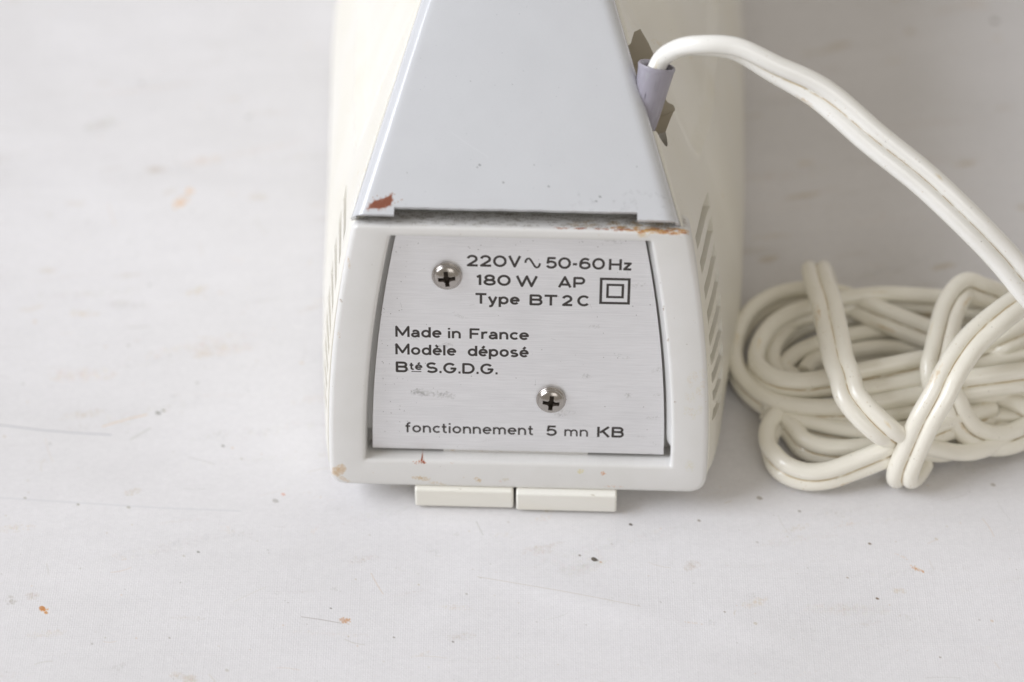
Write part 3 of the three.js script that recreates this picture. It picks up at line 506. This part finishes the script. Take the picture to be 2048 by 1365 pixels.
// --- strain relief: a mauve grey cone standing in its well
{
  const prof = [[1.6, -6], [2.3, 0], [3.05, 8.6], [3.2, 9.35], [3.12, 9.6], [2.85, 9.62], [2.7, 9.45], [2.3, 4], [1.5, 0.5], [0, 0.4]].map(([x, y]) => new THREE.Vector2(x, y));
  const g = crease(new THREE.LatheGeometry(prof, 40), 40).applyQuaternion(tubeTurn).translate(TUBE_A.x, TUBE_A.y, TUBE_A.z);
  // the mouth is cut on a slant
  const grime = canvasTexture(256, 256, (c, w) => { const rnd = rng(6); c.fillStyle = '#9c98a2'; c.fillRect(0, 0, w, w); for (let i = 0; i < 60; i++) smudge(c, rnd, rnd() * w, rnd() * w, 20, 12, rnd() * 3, i % 2 ? '#89858e' : '#aaa6b0', 0.3, 20); for (let i = 0; i < 50; i++) speck(c, rnd() * w, rnd() * w, 1 + rnd() * 2, '#4c4850', 0.6); });
  mesh('strain_relief', g, plastic(0xffffff, grime, 0.4, 0.2), mixer);
}

// ---------------------------------------------------------------- the twin-core cord
const cordMap = canvasTexture(512, 1024, (c, w, h) => {    // u once round the pair, v along 60 mm of it
  const img = c.createImageData(w, h), d = img.data;
  for (let y = 0; y < h; y++) for (let x = 0; x < w; x++) {
    const i = (y * w + x) * 4, u = x / w, groove = Math.min(Math.abs(u - 0.25), Math.abs(u - 0.75)) * 2.2, b = (fbm(x / 40, y / 60, 81, 4) - 0.5) * 8;
    const dirt = clamp(1 - groove / (0.035 + 0.03 * vnoise(1, y / 30, 83)), 0, 1) * smooth(0.28, 0.55, fbm(x / 12, y / 26, 85, 4));
    d[i] = 246 + b - 60 * dirt; d[i + 1] = 245 + b - 84 * dirt; d[i + 2] = 239 + b * 1.2 - 120 * dirt; d[i + 3] = 255;
  }
  c.putImageData(img, 0, 0);
  const rnd = rng(21);
  for (let i = 0; i < 7; i++) smudge(c, rnd, rnd() * w, rnd() * h, 6 + rnd() * 8, 14 + rnd() * 40, (rnd() - 0.5) * 0.4, ['#d8c49a', '#c8a878', '#d0b48a'][i % 3], 0.12, 160);
  for (let i = 0; i < 160; i++) speck(c, rnd() * w, rnd() * h, 0.8 + rnd() * 1.6, i % 4 ? '#b09a74' : '#6a6258', 0.6);
});
cordMap.wrapS = cordMap.wrapT = THREE.RepeatWrapping;
const cordMaterial = plastic(0xffffff, cordMap, 0.26, 0.7);
const shadedCord = plastic(new THREE.Color(1, 0.975, 0.91), cordMap, 0.3, 0.5);      // tinted warm: the brown shading inside the bundle is put into the colour
const R0 = 1.56, OFF = 1.3;
const ringProfile = (() => {                               // figure of eight outline: [sideways, normal]
  const p = [], n = 16, a0 = 0.57;
  for (let i = 0; i <= n; i++) { const a = lerp(-Math.PI + a0, Math.PI - a0, i / n); p.push([OFF + R0 * Math.cos(a), R0 * Math.sin(a)]); }
  const back = p.map(([x, y]) => [-x, -y]);
  return [...p, ...back];
})();
const VIEW = new THREE.Vector3(0, Math.sin(PITCH), Math.cos(PITCH));
// pts: [x, y, z] in mm; edge: 0 = the pair stands on edge, 1 = its flat side faces the viewer (one value or one per point)
function cord(name, pts, edge, parent, rest = new THREE.Vector3(0, 1, 0), material = cordMaterial) {
  const curve = new THREE.CatmullRomCurve3(pts.map((p) => new THREE.Vector3(...p)), false, 'centripetal');
  const len = curve.getLength(), n = Math.ceil(len / 0.55), pos = [], uv = [], idx = [], m = ringProfile.length;
  let prev = null, prevB = null;
  const up = edge.side ? new THREE.Vector3(...edge.side).normalize() : rest;
  for (let i = 0; i <= n; i++) {
    const t = i / n, c = curve.getPointAt(t), T = curve.getTangentAt(t).normalize();
    const e = edge.side ? 0 : Array.isArray(edge) ? table(t, edge.map((_, k) => k / (edge.length - 1)), edge) : edge;
    const a = up.clone().addScaledVector(T, -up.dot(T)); if (a.lengthSq() < 1e-3) a.set(0, 0, -1); a.normalize();
    const b = new THREE.Vector3().crossVectors(T, VIEW).normalize();
    if (rest === VIEW ? (prevB ? b.dot(prevB) < 0 : b.y < 0) : prev ? b.dot(prev) < 0 : b.dot(a) < 0) b.negate();
    prevB = b.clone();
    if (prev && a.dot(prev) < 0) a.negate();
    let S = a.lerp(b, e); S.addScaledVector(T, -S.dot(T)).normalize();
    if (prev) { if (S.dot(prev) < 0) S.negate(); S = prev.clone().lerp(S, 0.25); S.addScaledVector(T, -S.dot(T)).normalize(); }
    prev = S.clone();
    const N = new THREE.Vector3().crossVectors(T, S).normalize();
    for (let j = 0; j <= m; j++) { const [x, y] = ringProfile[j % m]; pos.push(c.x + S.x * x + N.x * y, c.y + S.y * x + N.y * y, c.z + S.z * x + N.z * y); uv.push(j / m + 0.25, (t * len) / 60); }
  }
  const w = m + 1;
  for (let i = 0; i < n; i++) for (let j = 0; j < m; j++) { const a = i * w + j; idx.push(a, a + 1, a + w, a + 1, a + w + 1, a + w); }
  for (const [at, flip] of [[0, false], [n, true]]) {
    const c0 = pos.length / 3, p = curve.getPointAt(at / n); pos.push(p.x, p.y, p.z); uv.push(0.5, 0);
    for (let j = 0; j < m; j++) { const a = at * w + j; flip ? idx.push(c0, a, a + 1) : idx.push(c0, a + 1, a); }
  }
  const g = new THREE.BufferGeometry();
  g.setAttribute('position', new THREE.Float32BufferAttribute(pos, 3)); g.setAttribute('uv', new THREE.Float32BufferAttribute(uv, 2)); g.setIndex(idx); g.computeVertexNormals();
  const gp = g.attributes.position, gn = g.attributes.normal;    // the seam of the texture shares one normal
  for (let i = 0; i <= n; i++) { const a = i * w, b = a + m, v = new THREE.Vector3(gn.getX(a) + gn.getX(b), gn.getY(a) + gn.getY(b), gn.getZ(a) + gn.getZ(b)).normalize(); gn.setXYZ(a, v.x, v.y, v.z); gn.setXYZ(b, v.x, v.y, v.z); }
  for (let i = 0; i < gp.count; i++) gp.setXYZ(i, gp.getX(i) - 68, gp.getY(i), gp.getZ(i) + 20);
  return mesh(name, g, material, parent);
}
const powerCord = thing('power_cord', 'white twin-core power cord leaving the mixer and bundled in a loose coil on the cloth', 'power cord', [0.068, 0, -0.02]);
cord('lead', [[23.9, 68.2, -36.1], [25.2, 70.5, -37.2], [27.7, 73.0, -36.6], [31.1, 74.9, -35.1], [36.9, 74.9, -34.2], [43.5, 72.4, -32], [51, 69.3, -29.5], [60.2, 63.6, -24.3], [68.6, 58.3, -20.3], [76.4, 52.4, -16.2], [82.6, 46.8, -13.3], [87.6, 41.5, -10.7], [95, 33.2, -9.0], [104, 27, -14], [108, 25, -24], [104, 24.5, -33]], [0, 0.05, 0.35, 0.75, 1, 1, 1, 1, 1, 1, 1, 1], powerCord, VIEW);
const LOOPS = [
  [0.3, [[91.5, 7, -27.9], [84.9, 8, -29.5], [76.9, 8, -33.2], [69, 8, -37.9], [62.1, 7, -43.3], [56.2, 6, -45.7], [50.4, 5, -45.5], [45.7, 4.5, -42.6], [42.7, 4, -37.8], [41.3, 3.6, -32], [41.8, 3.6, -26.9], [44.3, 4, -22], [48, 5, -17.9], [53.7, 6, -15.8], [60.8, 7, -15.1], [66.6, 8, -15.3], [73.1, 9, -16], [81.4, 9.5, -17.3], [92.3, 9, -19.4], [98.7, 8, -21.4]], [1, 0.9, 0.3, 0, 0, 0, 0.2, 0.4]],
  [0, [[101.4, 8, -38.7], [95.4, 8, -39.6], [86.1, 9, -39.8], [76, 9, -41], [69.3, 8.5, -42], [62.5, 8, -41.5], [56.8, 8, -39.6], [52, 7.5, -38.2], [48.1, 7, -35.4], [45.5, 6.5, -31.1], [44.8, 6.5, -26.5], [47.1, 7.5, -22.1], [51.8, 8.5, -19.8], [58, 9.5, -19.8], [63.7, 10, -20.9], [74.6, 11, -22.7], [83.9, 11, -25], [93.4, 10, -27.8], [99.9, 9, -30.1]], [0.3, 0.2, 0, 0, 0, 0.4, 0.8, 0.9]],
  [0, [[79.3, 3.4, -34.1], [69.3, 3.4, -37], [62.4, 3.6, -35.8], [55.3, 3.6, -33], [51.7, 3.6, -30.2], [50.5, 3.6, -27.4], [52, 3.4, -25.3]], 0.2],
  [0, [[66.3, 4.5, -42.1], [57.3, 4.5, -40.9], [52.3, 4, -38.3], [48.9, 3.8, -33.7], [48.1, 3.6, -29.2], [49.3, 3.4, -25.7]], 0],
  [0, [[79, 3.2, -31.9], [69, 3.2, -33.1], [61.3, 3.2, -31.7], [55.7, 3.2, -29.6], [53.8, 3.2, -26.8]], 0.2],
  [0, [[46.2, 3.4, -19.3], [48.1, 3.2, -17.5], [50.6, 3.2, -15.7], [54.3, 3.3, -14.3], [59.1, 3.5, -12.8], [64, 3.6, -12], [70, 4, -12.1], [75.9, 4.5, -12.8], [80, 4.5, -13.6]], 0.1],
  [0, [[54.3, 3.2, -20.9], [50.5, 3.4, -18.9], [47.8, 3.6, -15.8], [46.3, 3.4, -12.9], [46.2, 3.2, -9.1], [48.2, 3.2, -4.9], [51.8, 3.2, -2.9], [55.8, 3.6, -2.7], [60.6, 5, -3.6], [66.2, 7, -4.9], [72.3, 8, -7.6], [79.5, 7, -12], [86.8, 5, -16.1]], [0.4, 0.2, 0.1, 0.2, 0.3, 0.3]],
  [0, [[47.5, 3, -18.8], [48.7, 3, -17], [50.5, 3, -14.1], [52.4, 3, -10.6], [56.4, 3, -8.8], [62.1, 3, -8.8], [67.2, 3, -9.9], [73.3, 3.2, -11.5]], 0.1],
  [1, [[59.5, 3.4, -46.1], [58.4, 8, -46.9], [56.5, 15, -43.6], [56.1, 18.5, -36.3], [56.7, 19.5, -30.5], [57, 19.5, -25.8], [57.3, 19.5, -20.9], [57.7, 19, -16.4], [58.5, 18.5, -12.9], [59.2, 17.5, -9.3], [61.5, 16, -6.5], [65.5, 13, -4.6], [68.3, 10, -5.6], [72.4, 6.5, -6.8], [77.7, 4, -7.8], [82.8, 3.6, -9.2], [86.4, 3.4, -11.3], [91.9, 3.4, -14.9]], { side: [1, 0.12, 0.1] }],
  [1, [[97.6, 24, -30.7], [91.1, 24, -26.3], [86.2, 24, -22.1], [81, 23, -17.2], [78, 22, -13.3], [76.2, 21, -10.6], [74.5, 19, -7.9], [72.1, 15, -5.4], [70.4, 10, -3.7], [69.1, 5, -2.3], [69.3, 3, -2.3], [70.7, 1.7, -4.1], [73.1, 1.6, -8.1]], { side: [1, 0, 0.15] }],
  [1, [[98.9, 9, -34.4], [93.8, 11, -36.7], [89.2, 14, -36.9], [85.5, 16.5, -36], [83, 18, -35.6], [80.6, 18.5, -32.6], [78.9, 18, -29.2], [77.2, 18, -23.7], [76.1, 17.5, -19.7], [75.1, 17, -16.1], [75.7, 15, -14], [77.9, 12, -13.3], [79.5, 9, -12.2], [82, 6, -10.9], [85.4, 4.5, -10.3], [88.8, 4, -10.8], [92, 4, -12.3], [95.1, 4, -14.8]], [0.9, 1, 1, 1, 1, 0.9, 0.8, 0.6]],
  [0, [[76.4, 10, -17.3], [79.9, 12, -16.6], [85.9, 12.5, -17.3], [91.6, 12.5, -18.3], [98.2, 11, -20.9]], 0.5],
  [0, [[79.4, 5.5, -15.2], [82.8, 6, -17.2], [86.3, 6, -18.5], [89.5, 6, -17.6], [92.2, 6, -15.8], [94.9, 5, -14.7]], 0],
  [0, [[80.4, 3.4, -15.5], [85.5, 3.2, -16.1], [92.6, 3.2, -15.8], [97, 3.2, -15.9]], 0.1],
  [0, [[59.3, 6, -19.7], [62.9, 8, -17.8], [68.4, 9, -17.9], [74.3, 10, -18.6], [81.8, 10, -20.9], [88.9, 9.5, -23.7], [95.9, 9, -26]], 0.5],
  [0, [[61.9, 4.5, -14.5], [66.7, 5.5, -14.1], [71.7, 6, -14.8], [76.8, 6, -15.8], [82, 5, -17.4], [87.3, 4, -18.6]], 0.3],
  [0, [[66.5, 5, -44], [71.4, 5.5, -42.1], [78, 6, -40.9], [84.9, 6, -40.6], [91.8, 6, -40.9], [98.7, 6, -41.1]], 0.2],
  [0, [[79.4, 3.2, -12.8], [83.6, 3.2, -15], [87.8, 3.2, -16.4], [92.5, 3.2, -17], [96.6, 3.2, -17.5]], 0.1],
  [0, [[84.3, 9, -26.4], [88.4, 13, -26.3], [90.7, 13.5, -27.3], [92.9, 13.5, -28.6], [99.9, 12, -33.3]], 0.6],
];
for (const [, pts, edge] of LOOPS) cord('cord_loop', pts, edge, powerCord, undefined, shadedCord);

renderer.render(scene, camera);
